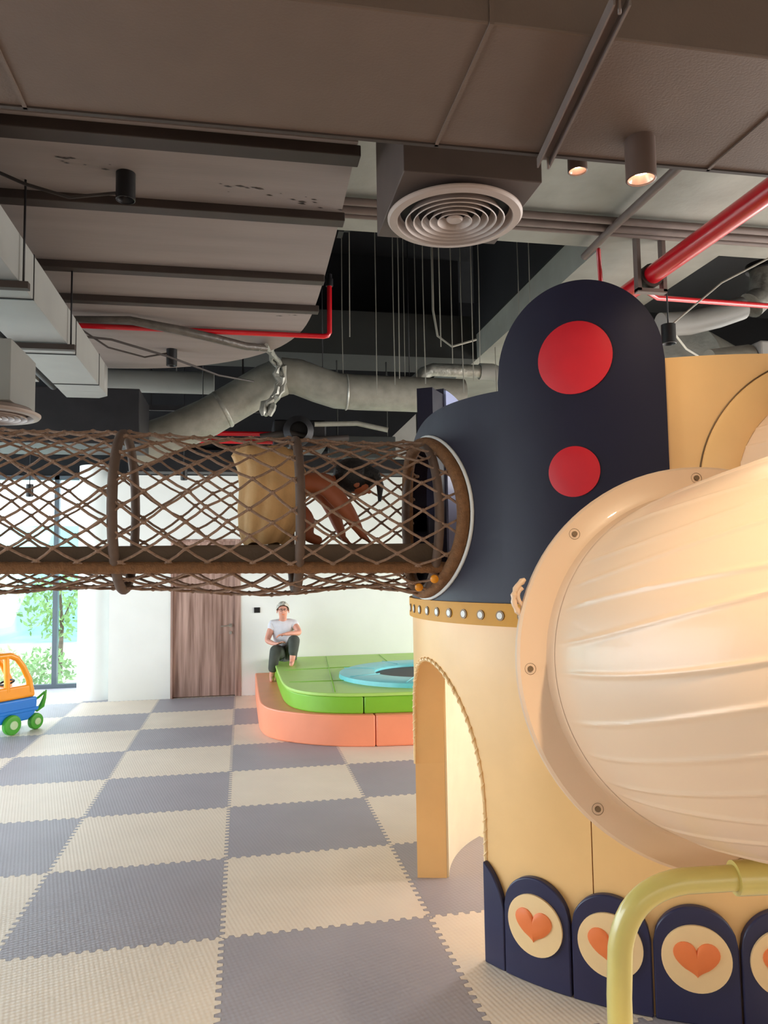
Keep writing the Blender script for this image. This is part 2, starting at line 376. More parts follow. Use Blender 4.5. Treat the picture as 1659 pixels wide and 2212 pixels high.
b = MB(); shell(b, RI-.012, RI-.001, 207.5, 360+34.5, 100, 0, 1.4); shell(b, RI-.012, RI-.001, 85.5, 165.5, 50, 0, 1.4)
b.build('inner_lining', mat('pale_cream_lining', (240, 230, 204), .5, var=.03), tower)
# twisted cord seam along the arch edge
b = MB(); pts = []
for i in range(120):
    t = 207.0-41*i/119; pts.append((t, archz(t)))
pts = [(207.0, z*.62/14) for z in range(0, 14)]+pts
ed = [Vector(pol(t, TR+.002, z)) for t, z in pts]
b.tube(ed, .008, 6); cordp = []
L_ = 0
for i in range(len(ed)-1):
    for k in range(4):
        p = ed[i].lerp(ed[i+1], k/4); L_ += (ed[i+1]-ed[i]).length/4; a = L_*130
        d = (ed[i+1]-ed[i]).normalized(); u = d.orthogonal().normalized(); v = d.cross(u)
        cordp.append(p+(u*math.cos(a)+v*math.sin(a))*.008)
b.tube(cordp, .004, 5); b.build('arch_piping', M['cream'], tower)
shell(MB(), TR-.02, TR+.018, 0, 360, 120, 1.45, 1.55, True).build('band', M['yellow'], tower); band = tower.children[-1] if tower.children else None
band = [o for o in C.objects if o.name.startswith('band')][0]
g0 = None
for k in range(13):
    th = 174.0+4.85*k
    g = MB(); onwall(g, circ(.022, 24), th, 1.497, TR+.01, TR+.022, 2)
    go = g.build('grommet', M['bolt'], band)
    MB_ = MB(); onwall(MB_, circ(.0145, 24), th, 1.497, TR+.02, TR+.024, 2); MB_.build('grommet_eye', M['white'], band)
b = MB(); b.lathe([(0, 1.44), (1.15, 1.44), (1.15, 1.5), (0, 1.5)], (TC[0], TC[1], 0), n=80).build('platform', M['beige'], tower)
il = MB().lathe([(0, 1.40), (.09, 1.40), (.1, 1.41), (.1, 1.44)], (2.2, -.6, 0), n=28).build('added_fill_lamp', M['lamp'], tower)  # invented lamp under the platform, added to brighten the tower interior
l_ = bpy.data.lights.new('added_fill_light', 'POINT'); l_.energy = 10; l_.color = (.95, .97, 1); l_.shadow_soft_size = .09
lo = bpy.data.objects.new('added_fill_light', l_); C.objects.link(lo); lo.location = (2.2, -.6, 1.34)
# upper panels
HT, HZ, HR, HA = 186.3, 1.967, .415, 19.6      # hole centre angle, height, radii
def ptop(t):
    d = abs(t-205)/40.; return 1.98+.52*(max(0, 1-d**2.6))**.5
b = MB(); r0, r1 = TR-.09, TR
shell(b, r0, r1, 165, HT-HA+.9, 12, 1.55, ptop); shell(b, r0, r1, HT+HA-.9, 232, 24, 1.55, ptop)
def hz(t, s_): d = (t-HT)/(HA-.9); return HZ+s_*.40*math.sqrt(max(0, 1-d*d))
shell(b, r0, r1, HT-HA+.9, HT+HA-.9, 48, 1.55, lambda t: max(1.551, hz(t, -1))); shell(b, r0, r1, HT-HA+.9, HT+HA-.9, 48, lambda t: min(hz(t, 1), ptop(t)-.01), ptop)
b.build('entrance_panel', M['navy'], tower)
def ttop(t):
    d = abs(t-229.2)/15.2; return 2.53+.37*math.sqrt(max(0, 1-d*d))
tp = shell(MB(), TR-.06, TR+.028, 214, 244.4, 70, 1.555, ttop).build('dotted_panel', M['navy'], tower)
onwall(MB(), circ(.153), 229.4, 2.572, TR+.02, TR+.034, 6, .006).build('red_disc', M['redv'], tp)
onwall(MB(), circ(.105), 228.7, 2.097, TR+.02, TR+.034, 6, .006).build('red_disc', M['redv'], tp)
# beige slide panel with round opening collar
CT, CZ, CR = 271.4, 2.005, .385
def cz(t, s_): d = math.radians(t-CT)*TR/CR; return CZ+s_*CR*math.sqrt(max(0, 1-d*d))
ha = math.degrees(CR/TR)
b = MB(); shell(b, TR-.06, TR, 244.4, CT-ha, 12, 1.555, 2.535); shell(b, TR-.06, TR, CT+ha, 300, 20, 1.555, 2.535)
shell(b, TR-.06, TR, CT-ha, CT+ha, 50, 1.555, lambda t: cz(t, -1)); shell(b, TR-.06, TR, CT-ha, CT+ha, 50, lambda t: cz(t, 1), 2.535)
b.build('slide_panel', M['beige'], tower)
# far panels, one of them tall
def ftop(t): d = abs(t-141)/24; return 2.30+.57*math.sqrt(max(0, 1-d*d))
b = shell(MB(), TR-.1, TR, 119, 141, 50, 1.55, ftop); shell(b, TR-.1, TR, 141, 151.5, 12, 1.55, 2.83); b.build('far_panel', M['navy'], tower)
b = shell(MB(), TR-.115, TR-.1, 119, 141, 40, 1.55, lambda t: ftop(t)-.015); b.build('far_panel_window_sheen', M['windowsheen'], tower)  # thin shell carrying the painted window reflection of the inner face
b = MB(); shell(b, TR-.1, TR, 300, 405, 60, 1.55, 2.3); shell(b, TR-.1, TR, 45, 119, 40, 1.55, 2.3); shell(b, TR-.1, TR, 151.5, 165, 10, 1.55, 2.0); b.build('rear_wall', M['navy'], tower)
# petals with hearts
def heart(s_=1.0, n=48):
    out = []
    for i in range(n):
        a = 2*math.pi*i/n; x = 16*math.sin(a)**3; y = 13*math.cos(a)-5*math.cos(2*a)-2*math.cos(3*a)-math.cos(4*a)
        y = y if y > -7 else -7+(y+7)*.62; out.append((x/16*s_, (y+1.2)/16*s_))
    return out
for k in range(-1, 6):
    tcn = 218.8+13.2*k; hw = 6.45
    def pz(t, tcn=tcn): d = abs(t-tcn)/hw; return .275+.15*math.sqrt(max(0, 1-d*d))
    t0, t1 = tcn-hw, tcn+hw
    if k == -1: t0 = 207.3; 
    if k == -1:
        p = shell(MB(), TR, TR+.03, 207.3, 212.2, 16, 0.0, lambda t: .2+.24*math.sqrt(max(0, 1-((t-204.5)/7.8)**2)))
        p.build('petal_panel', M['navypetal'], tower, bevel=.006); continue
    po = shell(MB(), TR, TR+.032, t0, t1, 30, 0.0, pz).build('petal_panel', M['navypetal'], tower, bevel=.006)
    onwall(MB(), circ(.121), tcn, .24, TR+.03, TR+.042, 5, .002).build('cream_disc', M['cream'], po)
    onwall(MB(), heart(.08), tcn, .236, TR+.035, TR+.048, 6, .008).build('heart', M['orange'], po)

# ------------------------------------------------------------------ net tunnel
tun = thing('net_tunnel', 'raised brown rope net crawl tunnel leading into the tower', 'net tunnel', (-.3, -.98, 1.58))
TX0, TX1, TY = -2.2, 1.06, -.98
hoops = [-1.27, -.456, .355, 1.0]
def tz(x): return 1.967+.022*(1.06-x)
def trad(x, th):
    d = min(abs(x-h_) for h_ in hoops); r = .385-.012*min(1, d/.3)
    return r
rnd = random.Random(3)
NA = 36; DX = .0925; nx = int((TX1-TX0)/DX); b = MB()
node = {}
def npt(i, j):
    j %= NA
    if (i, j) not in node:
        th = 2*math.pi*(j)/NA; wq = max(0, 1-i/5); x = TX1-i*DX+wq*(.035-.055*math.cos(th)); r = trad(x, th)+.008*wq
        if math.sin(th) < -.8: r += .018*math.sin(x*5.2+1.0)
        x += rnd.uniform(-.012, .012) if i else 0; th += rnd.uniform(-.018, .018)
        node[(i, j)] = Vector((x, TY+r*math.cos(th), tz(x)+r*math.sin(th)))
    return node[(i, j)]
for sgn in (1, -1):
    for j0 in range(0, NA, 2):
        pts = [npt(i, j0+sgn*i) for i in range(nx+1)]
        q = []
        for i in range(len(pts)-1):
            q.append(pts[i]); q.append(pts[i].lerp(pts[i+1], .5)+Vector((0, 0, -.004)))
        q.append(pts[-1]); b.tube(q, .0062, 6)
for (i, j), p in node.items():
    if (i+j) % 2 == 0: b.ball(p, .0115, (1.3, 1, 1), 6)
b.build('rope_net', M['rope'], tun)
for h_ in hoops:
    b = MB(); b.tube([(h_, TY+.372*math.cos(a*math.pi/24), tz(h_)+.372*math.sin(a*math.pi/24)) for a in range(48)], .023, 10, closed=True)
    b.build('hoop', M['hoop'], tun)
# entrance ring set into the round wall
pn, pf = Vector((1.145, -1.40, HZ)), Vector((1.035, -.56, HZ)); pc = (pn+pf)/2; ud = (pn-pf).normalized()
b = MB(); b.tube([pol(HT+17.6*math.cos(a*math.pi/32), TR+.02, HZ+.378*math.sin(a*math.pi/32)) for a in range(64)], .032, 12, closed=True)
cordp = []
b.build('entrance_ring', M['ropewrap'], tun)
b = MB(); b.tube([pol(HT+19.4*math.cos(a*math.pi/32), TR+.004, HZ+.412*math.sin(a*math.pi/32)) for a in range(64)], .009, 8, closed=True)
b.build('entrance_trim', M['white'], tun)
MB().box(TX0, 1.05, -1.2, -.76, 1.715, 1.83).build('floor_mat', M['tmat'], tun, bevel=.012)
for yy in (-1.25, -.71):
    b = MB(); n_ = 200
    b.tube([(TX0+(1.08-TX0)*i/n_, yy, 1.712+.022*(1.06-(TX0+(1.08-TX0)*i/n_))*.6) for i in range(n_+1)], [.026+.0022*(i % 2) for i in range(n_+1)], 10)
    b.build('rope_wrapped_rail', M['ropewrap'], tun)
for (x, y, z) in ((.99, -1.27, 1.66), (.94, -1.16, 1.62)):
    MB().lathe([(0, 0), (.02, 0), (.02, .012), (.012, .02), (0, .022)], (x, y, z), (-.2, -1, -.3), 12).build('bolt_cap', M['carorange'], tun)

# ------------------------------------------------------------------ cream tube slide
sl = thing('tube_slide', 'big cream plastic tube slide section with bolted round flange in front of the tower', 'slide', (1.6, -3.2, .0))
Fc = Vector((1.137, -3.211, 1.49)); vdir = (CAM-Fc).normalized()
rdir = rt.copy()
ang = R(23)
nrm = (vdir*math.cos(ang)+rdir*math.sin(ang)).normalized()
FR = .449; ux = (rdir-nrm*rdir.dot(nrm)).normalized(); uz = nrm.cross(ux); uz = -uz if uz.z < 0 else uz
prof = [(.372, -.05), (.372, -.012), (FR-.006, -.016), (FR, -.012), (FR, .008), (FR-.006, .014), (.40, .014), (.386, .02), (.379, .035), (.378, .06)]
MB().lathe(prof, Fc, nrm, 96).build('flange', M['slide'], sl)
# tube path: out of the flange, round to the right, back up to the collar on the tower
side = (ux*.93+Vector((0, 0, 1))*.22).normalized()
path = []
rc = .50
for i in range(13):
    a = R(62)*i/12; path.append(Fc+nrm*(.03+rc*math.sin(a))+side*(rc*(1-math.cos(a))))
P0 = Vector(pol(CT, TR-.02, CZ)); nd = Vector((math.cos(R(CT)), math.sin(R(CT)), 0))
t_end = (path[-1]-path[-2]).normalized()
def bez(a, b_, c, d, n):
    return [a*(1-t)**3+b_*3*t*(1-t)**2+c*3*t*t*(1-t)+d*t**3 for t in [i/n for i in range(1, n+1)]]
path += bez(path[-1], path[-1]+t_end*1.7, P0+nd*.75, P0, 30)
path.append(P0-nd*.2)
def ribbed_tube(path, r, n=160):
    T = []; N = len(path); vs = []; fs = []; up_ = uz
    r_ = random.Random(5); ph = [(2*math.pi*(k+r_.uniform(-.2, .2))/34, r_.uniform(0, 6)) for k in range(34)]
    nrm_ = uz.copy(); s_ = 0
    for i in range(N):
        a = path[max(0, i-1)]; c = path[min(N-1, i+1)]; t = (c-a).normalized(); nrm_ = (nrm_-t*nrm_.dot(t)).normalized(); bn = t.cross(nrm_)
        if i: s_ += (path[i]-path[i-1]).length
        for k in range(n):
            an = 2*math.pi*k/n; h_ = 0
            for (p, q) in ph:
                pp = p+.035*math.sin(s_*8+q)
                d = (an-pp+math.pi) % (2*math.pi)-math.pi
                h_ += .0030*math.exp(-(d/.012)**2)
            h_ *= min(1, max(0, (s_-.03)/.06))
            vs.append(path[i]+(nrm_*math.cos(an)+bn*math.sin(an))*(r+h_))
    for i in range(N-1):
        for k in range(n): fs.append((i*n+k, i*n+(k+1) % n, (i+1)*n+(k+1) % n, (i+1)*n+k))
    b = MB(); b.add(vs, fs, True); return b
# finer sampling
fine = []
for i in range(len(path)-1):
    for k in range(3 if i < 16 else 1):
        p0_, p1_, p2_, p3_ = path[max(0, i-1)], path[i], path[i+1], path[min(len(path)-1, i+2)]; t = k/3
        fine.append(.5*((2*p1_)+(p2_-p0_)*t+(2*p0_-5*p1_+4*p2_-p3_)*t*t+(3*p1_-p0_-3*p2_+p3_)*t*t*t))
fine.append(path[-1])
ribbed_tube(fine, .378, 720).build('tube', M['slide'], sl)
b = MB(); onw = []
for k, (rr_, hh_) in enumerate([(.376, .012), (.376, .03), (.40, .03), (.495, .022), (.508, .016), (.51, -.002)]):
    for i in range(96):
        a = 2*math.pi*i/96; onw.append(pol(CT+math.degrees(rr_*math.cos(a)/TR), TR+hh_, CZ+rr_*math.sin(a)))
b.add(onw, [(k*96+i, k*96+(i+1) % 96, (k+1)*96+(i+1) % 96, (k+1)*96+i) for k in range(5) for i in range(96)], True)
cl_ = b.build('collar', M['beige'], sl)
b = MB(); b.tube([pol(CT+math.degrees(.512*math.cos(2*math.pi*i/96)/TR), TR+.002, CZ+.512*math.sin(2*math.pi*i/96)) for i in range(96)], .0035, 6, closed=True); b.build('collar_seam', M['bolt'], cl_)
for a in (0, 45, 90, 135, 180, 225, 270, 315):
    a = R(a+182)
    p = Fc+(ux*math.cos(a)+uz*math.sin(a))*(FR-.028)+nrm*.014
    MB().lathe([(.0, .004), (.006, .004), (.0065, -.001), (.011, -.001), (.0125, .001), (.012, -.004)], p, nrm, 16).build('bolt', M['bolt'], sl)
b = MB(); q = Fc-ux*.424+uz*.15-nrm*.008
b.tube(bez(q+uz*.04+ux*.012, q+uz*.02-ux*.03, q-uz*.02-ux*.035, q-uz*.05-ux*.006, 14), [.004+.004*abs(math.sin(k*1.3)) for k in range(14)], 10)
b.tube(bez(q+uz*.02+ux*.005, q+uz*.01-ux*.02, q-uz*.01-ux*.02, q-uz*.03, 8), .005, 8)
b.build('plastic_film', M['slide'], sl)
# foot post so that the slide is carried
# ------------------------------------------------------------------ handrail
D = 1.0
hr = thing('handrail', 'bent olive yellow padded handrail pipe in the bottom right foreground', 'handrail', (.826, -3.305, 0))
pp = [Vector((.826, -3.305, 0)), Vector((.826, -3.307, .5)), Vector((.827, -3.309, .86))]
pp += bez(Vector((.829, -3.312, .93)), Vector((.832, -3.318, 1.02)), Vector((.87, -3.335, 1.075)), Vector((.955, -3.35, 1.085)), 12)
pp += [Vector((1.06, -3.366, 1.088)), Vector((1.12, -3.376, 1.09))]
MB().tube(pp, .0245, 20).build('pipe', M['rail'], hr)
MB().tube([Vector((1.052, -3.366, 1.088)), Vector((1.30, -3.40, 1.09)), Vector((1.75, -3.46, 1.09)), Vector((1.8, -3.47, 1.03)), Vector((1.8, -3.47, 0))], .033, 20).build('sleeve', M['rail'], hr)

# ------------------------------------------------------------------ soft blocks and trampoline
def rr_outline(pts): return pts
PZ, GZ = .30, .50
pinkL = [(.275, 5.99), (.275, 3.9), (.285, 3.6), (.33, 3.32), (.44, 3.1), (.63, 2.9), (.86, 2.74), (1.08, 2.64), (1.36, 2.575), (1.36, 5.99)]
def smooth_pts(p, it=2):
    for _ in range(it):
        q = [p[0]]
        for a, c in zip(p[:-1], p[1:]): q += [(a[0]*.75+c[0]*.25, a[1]*.75+c[1]*.25), (a[0]*.25+c[0]*.75, a[1]*.25+c[1]*.75)]
        q.append(p[-1]); p = q
    return p
cl = smooth_pts(pinkL[:-1])
tag(MB().prism(cl+[(1.36, 5.99)], 0, PZ, True).build('soft_play_block', M['pink'], bevel=.02), 'salmon pink lower step block with rounded corner left of its seam', 'soft block')
tag(MB().prism([(1.366, 2.575), (1.75, 2.53), (2.4, 2.55), (3.6, 2.7), (3.6, 5.99), (1.366, 5.99)], 0, PZ, True).build('soft_play_block', M['pink'], bevel=.02), 'salmon pink lower step block right of the seam beside the tower', 'soft block')
gL = [(.525, 5.98), (.525, 4.1), (.54, 3.5), (.60, 3.15), (.76, 2.88), (1.0, 2.74), (1.26, 2.67)]
tag(MB().prism(smooth_pts(gL)+[(1.26, 5.98)], PZ, GZ-.035, True).build('soft_play_block', M['green'], bevel=.015), 'lime green upper block with rounded corner on the pink step', 'soft block')
tag(MB().prism([(1.27, 2.67), (1.7, 2.62), (2.4, 2.63), (3.4, 2.8), (3.4, 5.98), (1.27, 5.98)], PZ, GZ-.035, True).build('soft_play_block', M['green'], bevel=.015), 'lime green upper block right of the pale vertical seam', 'soft block')
TB = (2.15, 3.75)
tops = smooth_pts([(.515, 5.99), (.515, 4.1), (.53, 3.5), (.59, 3.14), (.755, 2.87), (1.0, 2.73), (1.26, 2.66), (1.7, 2.61), (2.4, 2.62), (3.4, 2.79)])
gt = thing('foam_top_mat', 'soft green quilted top mat lying over the green blocks around the trampoline', 'mat', (1.5, 4.3, GZ-.035))
MB().prism(tops+[(3.4, 5.99)], GZ-.035, GZ, True).build('mat_cover', M['greentop'], gt, bevel=.012)
b = MB()
for a, c in (((1.0, 2.8), (1.25, 5.9)), ((.6, 3.6), (1.3, 3.55)), ((.6, 4.6), (2.3, 4.75)), ((1.95, 4.8), (2.0, 5.9))): b.tube([(a[0], a[1], GZ+.001), (c[0], c[1], GZ+.001)], .006, 6)
b.build('seam_piping', M['green'], gt)
tr = thing('trampoline', 'round trampoline with turquoise edge pad sunk in the green platform', 'trampoline', (TB[0], TB[1], GZ))
MB().lathe([(.58, .0), (.58, .045), (.62, .06), (.93, .06), (.98, .045), (.985, 0)], (TB[0], TB[1], GZ), n=72).build('edge_pad', M['teal'], tr)
MB().lathe([(0, .02), (.6, .02)], (TB[0], TB[1], GZ), n=72).build('jumping_bed', M['trampbed'], tr)
for k in range(8):
    b = MB(); a = R(k*45+20); b.tube([(TB[0]+.6*math.cos(a), TB[1]+.6*math.sin(a), GZ+.062), (TB[0]+.97*math.cos(a), TB[1]+.97*math.sin(a), GZ+.06)], .004, 5)
    b.build('pad_seam', M['teal'], tr)

# ------------------------------------------------------------------ toy car
u = Vector((.6, .8, 0)); v = Vector((-.8, .6, 0)); O = Vector((-2.337, 4.075, 0)); Z = Vector((0, 0, 1))
# local frame: a = along the visible side, c = across to the far side
def L3(a, c, z): return O+u*a+v*c+Z*z
car = thing('ride_on_toy_car', 'orange and blue toddler ride-on car with green wheels at the left edge', 'toy car', L3(.1, .2, 0))
def lprism(b, outline, c0, c1):
    n = len(outline); vs = [L3(a, c0, z) for a, z in outline]+[L3(a, c1, z) for a, z in outline]
    b.add(vs, [tuple(range(n)), tuple(range(n, 2*n))[::-1]]+[(i, (i+1) % n, n+(i+1) % n, n+i) for i in range(n)]); return b
lprism(MB(), [(-.25, .15), (-.2, .12), (.22, .12), (.3, .17), (.33, .22), (.34, .34), (.32, .36), (-.3, .36), (-.33, .3)], .0, .4).build('lower_body', M['carblue'], car, bevel=.02, bseg=3)
lprism(MB(), [(-.3, .21), (.34, .21), (.35, .25), (-.3, .25)], -.012, .412).build('side_rail', M['carblue'], car, bevel=.01)
lprism(MB(), [(-.3, .36), (.32, .36), (.31, .47), (.25, .5), (-.3, .5)], .01, .39).build('upper_body', M['carorange'], car, bevel=.025, bseg=3)
b = MB()
for c_ in (.035, .365):
    b.tube([L3(.27, c_, .42), L3(.25, c_, .55), L3(.17, c_, .70), L3(.09, c_, .80), L3(.0, c_, .84), L3(-.2, c_, .84)], [.038, .034, .032, .032, .035, .035], 12)
    b.tube([L3(-.02, c_, .45), L3(-.04, c_, .83)], .03, 12)
b.tube([L3(.03, .03, .83), L3(.03, .37, .83)], .035, 12); b.build('cab_frame', M['carorange'], car)
MB().tube([L3(.1+.07*math.cos(R(a)), .2+.07*math.sin(R(a)), .53+.02*math.cos(R(a))) for a in range(0, 360, 20)], .011, 8, closed=True).build('steering_wheel', M['darkmetal'], car)
MB().tube([(-2.23, 4.39, .25), (-2.16, 4.44, .20), (-2.115, 4.45, .24), (-2.09, 4.45, .32), (-2.072, 4.45, .41)], [.026, .03, .032, .022, .008], 10).tube([(-2.22, 4.40, .29), (-2.15, 4.44, .33), (-2.085, 4.45, .39)], .014, 8).build('push_handle', M['cargreen'], car)
for (a, c_) in ((0, -.02), (0, .36), (.33, .36), (.33, -.02)):
    pass
for (a, c_, r_) in ((0.0, -.02, .105), (.33, .02, .088), (0.0, .37, .105), (.33, .37, .088)):
    wc = L3(a, c_, r_)
    wh = MB().lathe([(.0, -.03), (r_*.5, -.035), (r_*.9, -.03), (r_, -.018), (r_, .018), (r_*.9, .03), (r_*.5, .035), (0, .03)], wc, v, 28).build('wheel', M['cargreen'], car)
    hb = MB().lathe([(0, -.012), (r_*.42, -.01), (r_*.45, 0)], wc-v*.035, v, 20).build('hub', M['carhub'], wh)

# ------------------------------------------------------------------ people
def skin_mesh(name, m, joints, bones, parent, root=0, sub=2):
    """joints: name->(x,y,z,r); grown as one continuous surface"""
    keys = list(joints); idx = {k: i for i, k in enumerate(keys)}
    me = bpy.data.meshes.new(name); me.from_pydata([joints[k][:3] for k in keys], [(idx[a], idx[b_]) for a, b_ in bones], [])
    o = bpy.data.objects.new(name, me); C.objects.link(o)
    sk = o.modifiers.new('skin', 'SKIN'); sk.use_smooth_shade = True; sk.branch_smoothing = .3
    if not me.skin_vertices:
        bm = bmesh.new(); bm.from_mesh(me); bm.verts.layers.skin.verify(); bm.to_mesh(me); bm.free()
    for i, k in enumerate(keys):
        r_ = joints[k][3]; rr = r_ if isinstance(r_, tuple) else (r_, r_)
        me.skin_vertices[0].data[i].radius = rr; me.skin_vertices[0].data[i].use_root = (i == root)
    sd = o.modifiers.new('sub', 'SUBSURF'); sd.levels = sub; sd.render_levels = sub
    dg = bpy.context.evaluated_depsgraph_get(); ev = o.evaluated_get(dg); nm = bpy.data.meshes.new_from_object(ev)
    c0 = Vector((0, 0, 0)); 
    for v_ in nm.vertices: c0 += v_.co
    c0 /= max(1, len(nm.vertices))
    for v_ in nm.vertices: v_.co -= c0
    for p in nm.polygons: p.use_smooth = True
    bpy.data.objects.remove(o); nm.materials.clear(); nm.materials.append(m)
    q = bpy.data.objects.new(name, nm); C.objects.link(q); q.location = c0
    if parent: adopt(q, parent)
    return q
def hand(J, B, key, wrist, d, palm_n, s=1.0, curl=.5, r=.0085):
    """five unequal bent fingers from the wrist joint"""
    d = Vector(d).normalized(); n_ = Vector(palm_n).normalized(); sd_ = d.cross(n_).normalized(); w_ = Vector(wrist)
    J[key+'p'] = tuple(w_+d*.05*s)+((.033*s, .016*s),); B.append((key, key+'p'))
    for i, (off, ln) in enumerate(((-.030, .062), (-.010, .074), (.010, .070), (.028, .056))):
        a = w_+d*.085*s+sd_*off*s; c = a+d*ln*.5*s+n_*ln*.2*curl*s; e_ = c+d*ln*.25*s+n_*ln*.45*curl*s
        for q, pnt in (('a', a), ('b', c), ('c', e_)): J[key+str(i)+q] = tuple(pnt)+(r*s,)
        B += [(key+'p', key+str(i)+'a'), (key+str(i)+'a', key+str(i)+'b'), (key+str(i)+'b', key+str(i)+'c')]
    a = w_+d*.035*s-sd_*.035*s; c = a+d*.03*s-sd_*.02*s+n_*.01*s
    J[key+'ta'] = tuple(a)+(.011*s,); J[key+'tb'] = tuple(c)+(.009*s,); B += [(key, key+'ta'), (key+'ta', key+'tb')]

man = thing('person', 'grey-haired person in white shirt and dark trousers sitting on the green block against the wall', 'person', (.62, 5.45, .5))
J = dict(pelvis=(.66, 5.62, .625, .11), waist=(.65, 5.62, .74, .12), chest=(.64, 5.56, .93, (.13, .095)), neck0=(.635, 5.52, 1.04, .06), neck=(.633, 5.49, 1.08, .052),
         jaw=(.632, 5.455, 1.12, (.058, .062)), head=(.632, 5.465, 1.19, (.075, .09)), crown=(.632, 5.48, 1.24, (.06, .07)),
         shL=(.50, 5.55, 1.0, .055), elL=(.42, 5.47, .78, .04), wrL=(.53, 5.27, .75, .027),
         shR=(.78, 5.53, 1.0, .055), elR=(.845, 5.36, .88, .04), wrR=(.66, 5.22, .89, .027),
         hipL=(.60, 5.56, .60, .09), knL=(.52, 5.16, .70, .062), anL=(.475, 5.2, .385, .038), heL=(.475, 5.21, .335, .034), toL=(.465, 5.06, .32, .027),
         hipR=(.73, 5.56, .60, .09), knR=(.76, 5.12, .84, .062), anR=(.725, 5.04, .58, .038), heR=(.72, 5.06, .535, .032), toR=(.70, 4.9, .525, .026))
B = [('pelvis', 'waist'), ('waist', 'chest'), ('chest', 'neck0'), ('neck0', 'neck'), ('neck', 'jaw'), ('jaw', 'head'), ('head', 'crown'), ('chest', 'shL'), ('shL', 'elL'), ('elL', 'wrL'),
     ('chest', 'shR'), ('shR', 'elR'), ('elR', 'wrR'), ('pelvis', 'hipL'), ('hipL', 'knL'), ('knL', 'anL'), ('anL', 'heL'), ('heL', 'toL'), ('pelvis', 'hipR'), ('hipR', 'knR'), ('knR', 'anR'), ('anR', 'heR'), ('heR', 'toR')]
hand(J, B, 'wrL', J['wrL'][:3], (.75, -.3, .3), (.2, -.3, -.9), .95, .6); hand(J, B, 'wrR', J['wrR'][:3], (-.9, -.1, -.15), (0, -.3, -.9), .95, .6)
body = skin_mesh('body', M['skin'], J, B, man)
HC = Vector((.632, 5.46, 1.175))
b = MB().ball(HC+Vector((0, -.083, -.01)), .013, (.9, 1.1, 1.5), 10); b.build('nose', M['skin'], man)
for q_ in (-.078, .078): MB().ball(HC+Vector((q_, .0, -.01)), .02, (.4, .8, 1.3), 8).build('ear', M['skin'], man)
for q_ in (-.027, .027): MB().ball(HC+Vector((q_, -.071, .018)), .009, (1, .6, .7), 8).build('eye', M['sandal'], man)
b = MB().ball(HC+Vector((0, -.072, -.048)), .02, (1, .4, .28), 8); b.build('mouth', M['orange'], man)
b = MB()
for s_ in (-1, 1): b.tube([HC+Vector((s_*.029+.022*math.cos(a*.524), -.083, .016+.017*math.sin(a*.524))) for a in range(12)], .0025, 5, closed=True)
b.tube([HC+Vector((-.052, -.08, .02)), HC+Vector((-.08, 0, .015))], .0022, 5).tube([HC+Vector((.052, -.08, .02)), HC+Vector((.08, 0, .015))], .0022, 5); b.build('glasses', M['darkmetal'], man)
b = MB()
vs = []
for i in range(10):
    for k in range(24):
        t = (math.pi*.60)*i/9; a = 2*math.pi*k/24; fr_ = .5-.5*math.cos(a+math.pi/2+math.pi) if True else 0
        front = max(0, -math.sin(a)); tt = t*(1-.5*front)
        r_ = .094+.006*math.sin(k*2.3+i)
        vs.append(HC+Vector((math.sin(tt)*math.cos(a)*r_*.93, .012+math.sin(tt)*math.sin(a)*r_*1.05, .02+math.cos(tt)*r_*1.05)))
b.add(vs, [(i*24+k, (i+1)*24+k, (i+1)*24+(k+1) % 24, i*24+(k+1) % 24) for i in range(9) for k in range(24)], True); b.build('hair', M['greyhair'], man)
Js = dict(w=(.66, 5.62, .68, .13), wa=(.65, 5.60, .78, .15), ch=(.64, 5.555, .90, (.19, .16)), c2=(.638, 5.55, .98, (.17, .13)), nk=(.636, 5.53, 1.045, .07), sL=(.50, 5.55, .99, .08), aL=(.462, 5.515, .90, .07), sR=(.78, 5.53, .99, .08), aR=(.81, 5.46, .94, .07))
skin_mesh('shirt', M['shirt'], Js, [('w', 'wa'), ('wa', 'ch'), ('ch', 'c2'), ('c2', 'nk'), ('c2', 'sL'), ('sL', 'aL'), ('c2', 'sR'), ('sR', 'aR')], man)
Jt = dict(p=(.66, 5.62, .63, .125), hL=(.60, 5.55, .61, .095), kL=(.52, 5.16, .70, .08), mL=(.497, 5.17, .55, .07), aL=(.477, 5.2, .40, .058), hR=(.73, 5.55, .61, .095), kR=(.76, 5.12, .84, .08), mR=(.745, 5.07, .72, .072), aR=(.727, 5.045, .60, .06))
skin_mesh('trousers', M['trouser'], Jt, [('p', 'hL'), ('hL', 'kL'), ('kL', 'mL'), ('mL', 'aL'), ('p', 'hR'), ('hR', 'kR'), ('kR', 'mR'), ('mR', 'aR')], man)

kid = thing('person', 'child with dark ponytail in a loose tan dress crawling inside the net tunnel', 'person', (.4, -.97, 1.83))
J = dict(pelvis=(.25, -.95, 2.13, .09), waist=(.36, -.95, 2.14, .075), chest=(.47, -.95, 2.155, (.09, .095)), neck0=(.55, -.95, 2.16, .04), neck=(.585, -.95, 2.165, .035),
         head=(.65, -.95, 2.17, (.08, .085)), face=(.70, -.955, 2.13, (.068, .06)), chin=(.715, -.957, 2.085, .03),
         shN=(.50, -1.05, 2.13, .055), elN=(.605, -1.07, 2.0, .042), wrN=(.675, -1.05, 1.885, .03), shF=(.50, -.86, 2.13, .05), elF=(.57, -.84, 2.0, .038), wrF=(.60, -.86, 1.885, .028),
         hN=(.22, -1.0, 2.1, .06), kN=(.26, -1.0, 1.91, .05), aN=(.18, -.99, 1.875, .03), tN=(.12, -.98, 1.86, .022),
         hF=(.25, -.88, 2.1, .06), kF=(.42, -.90, 1.98, .05), aF=(.425, -.90, 1.875, .034), tF=(.50, -.9, 1.852, .022))
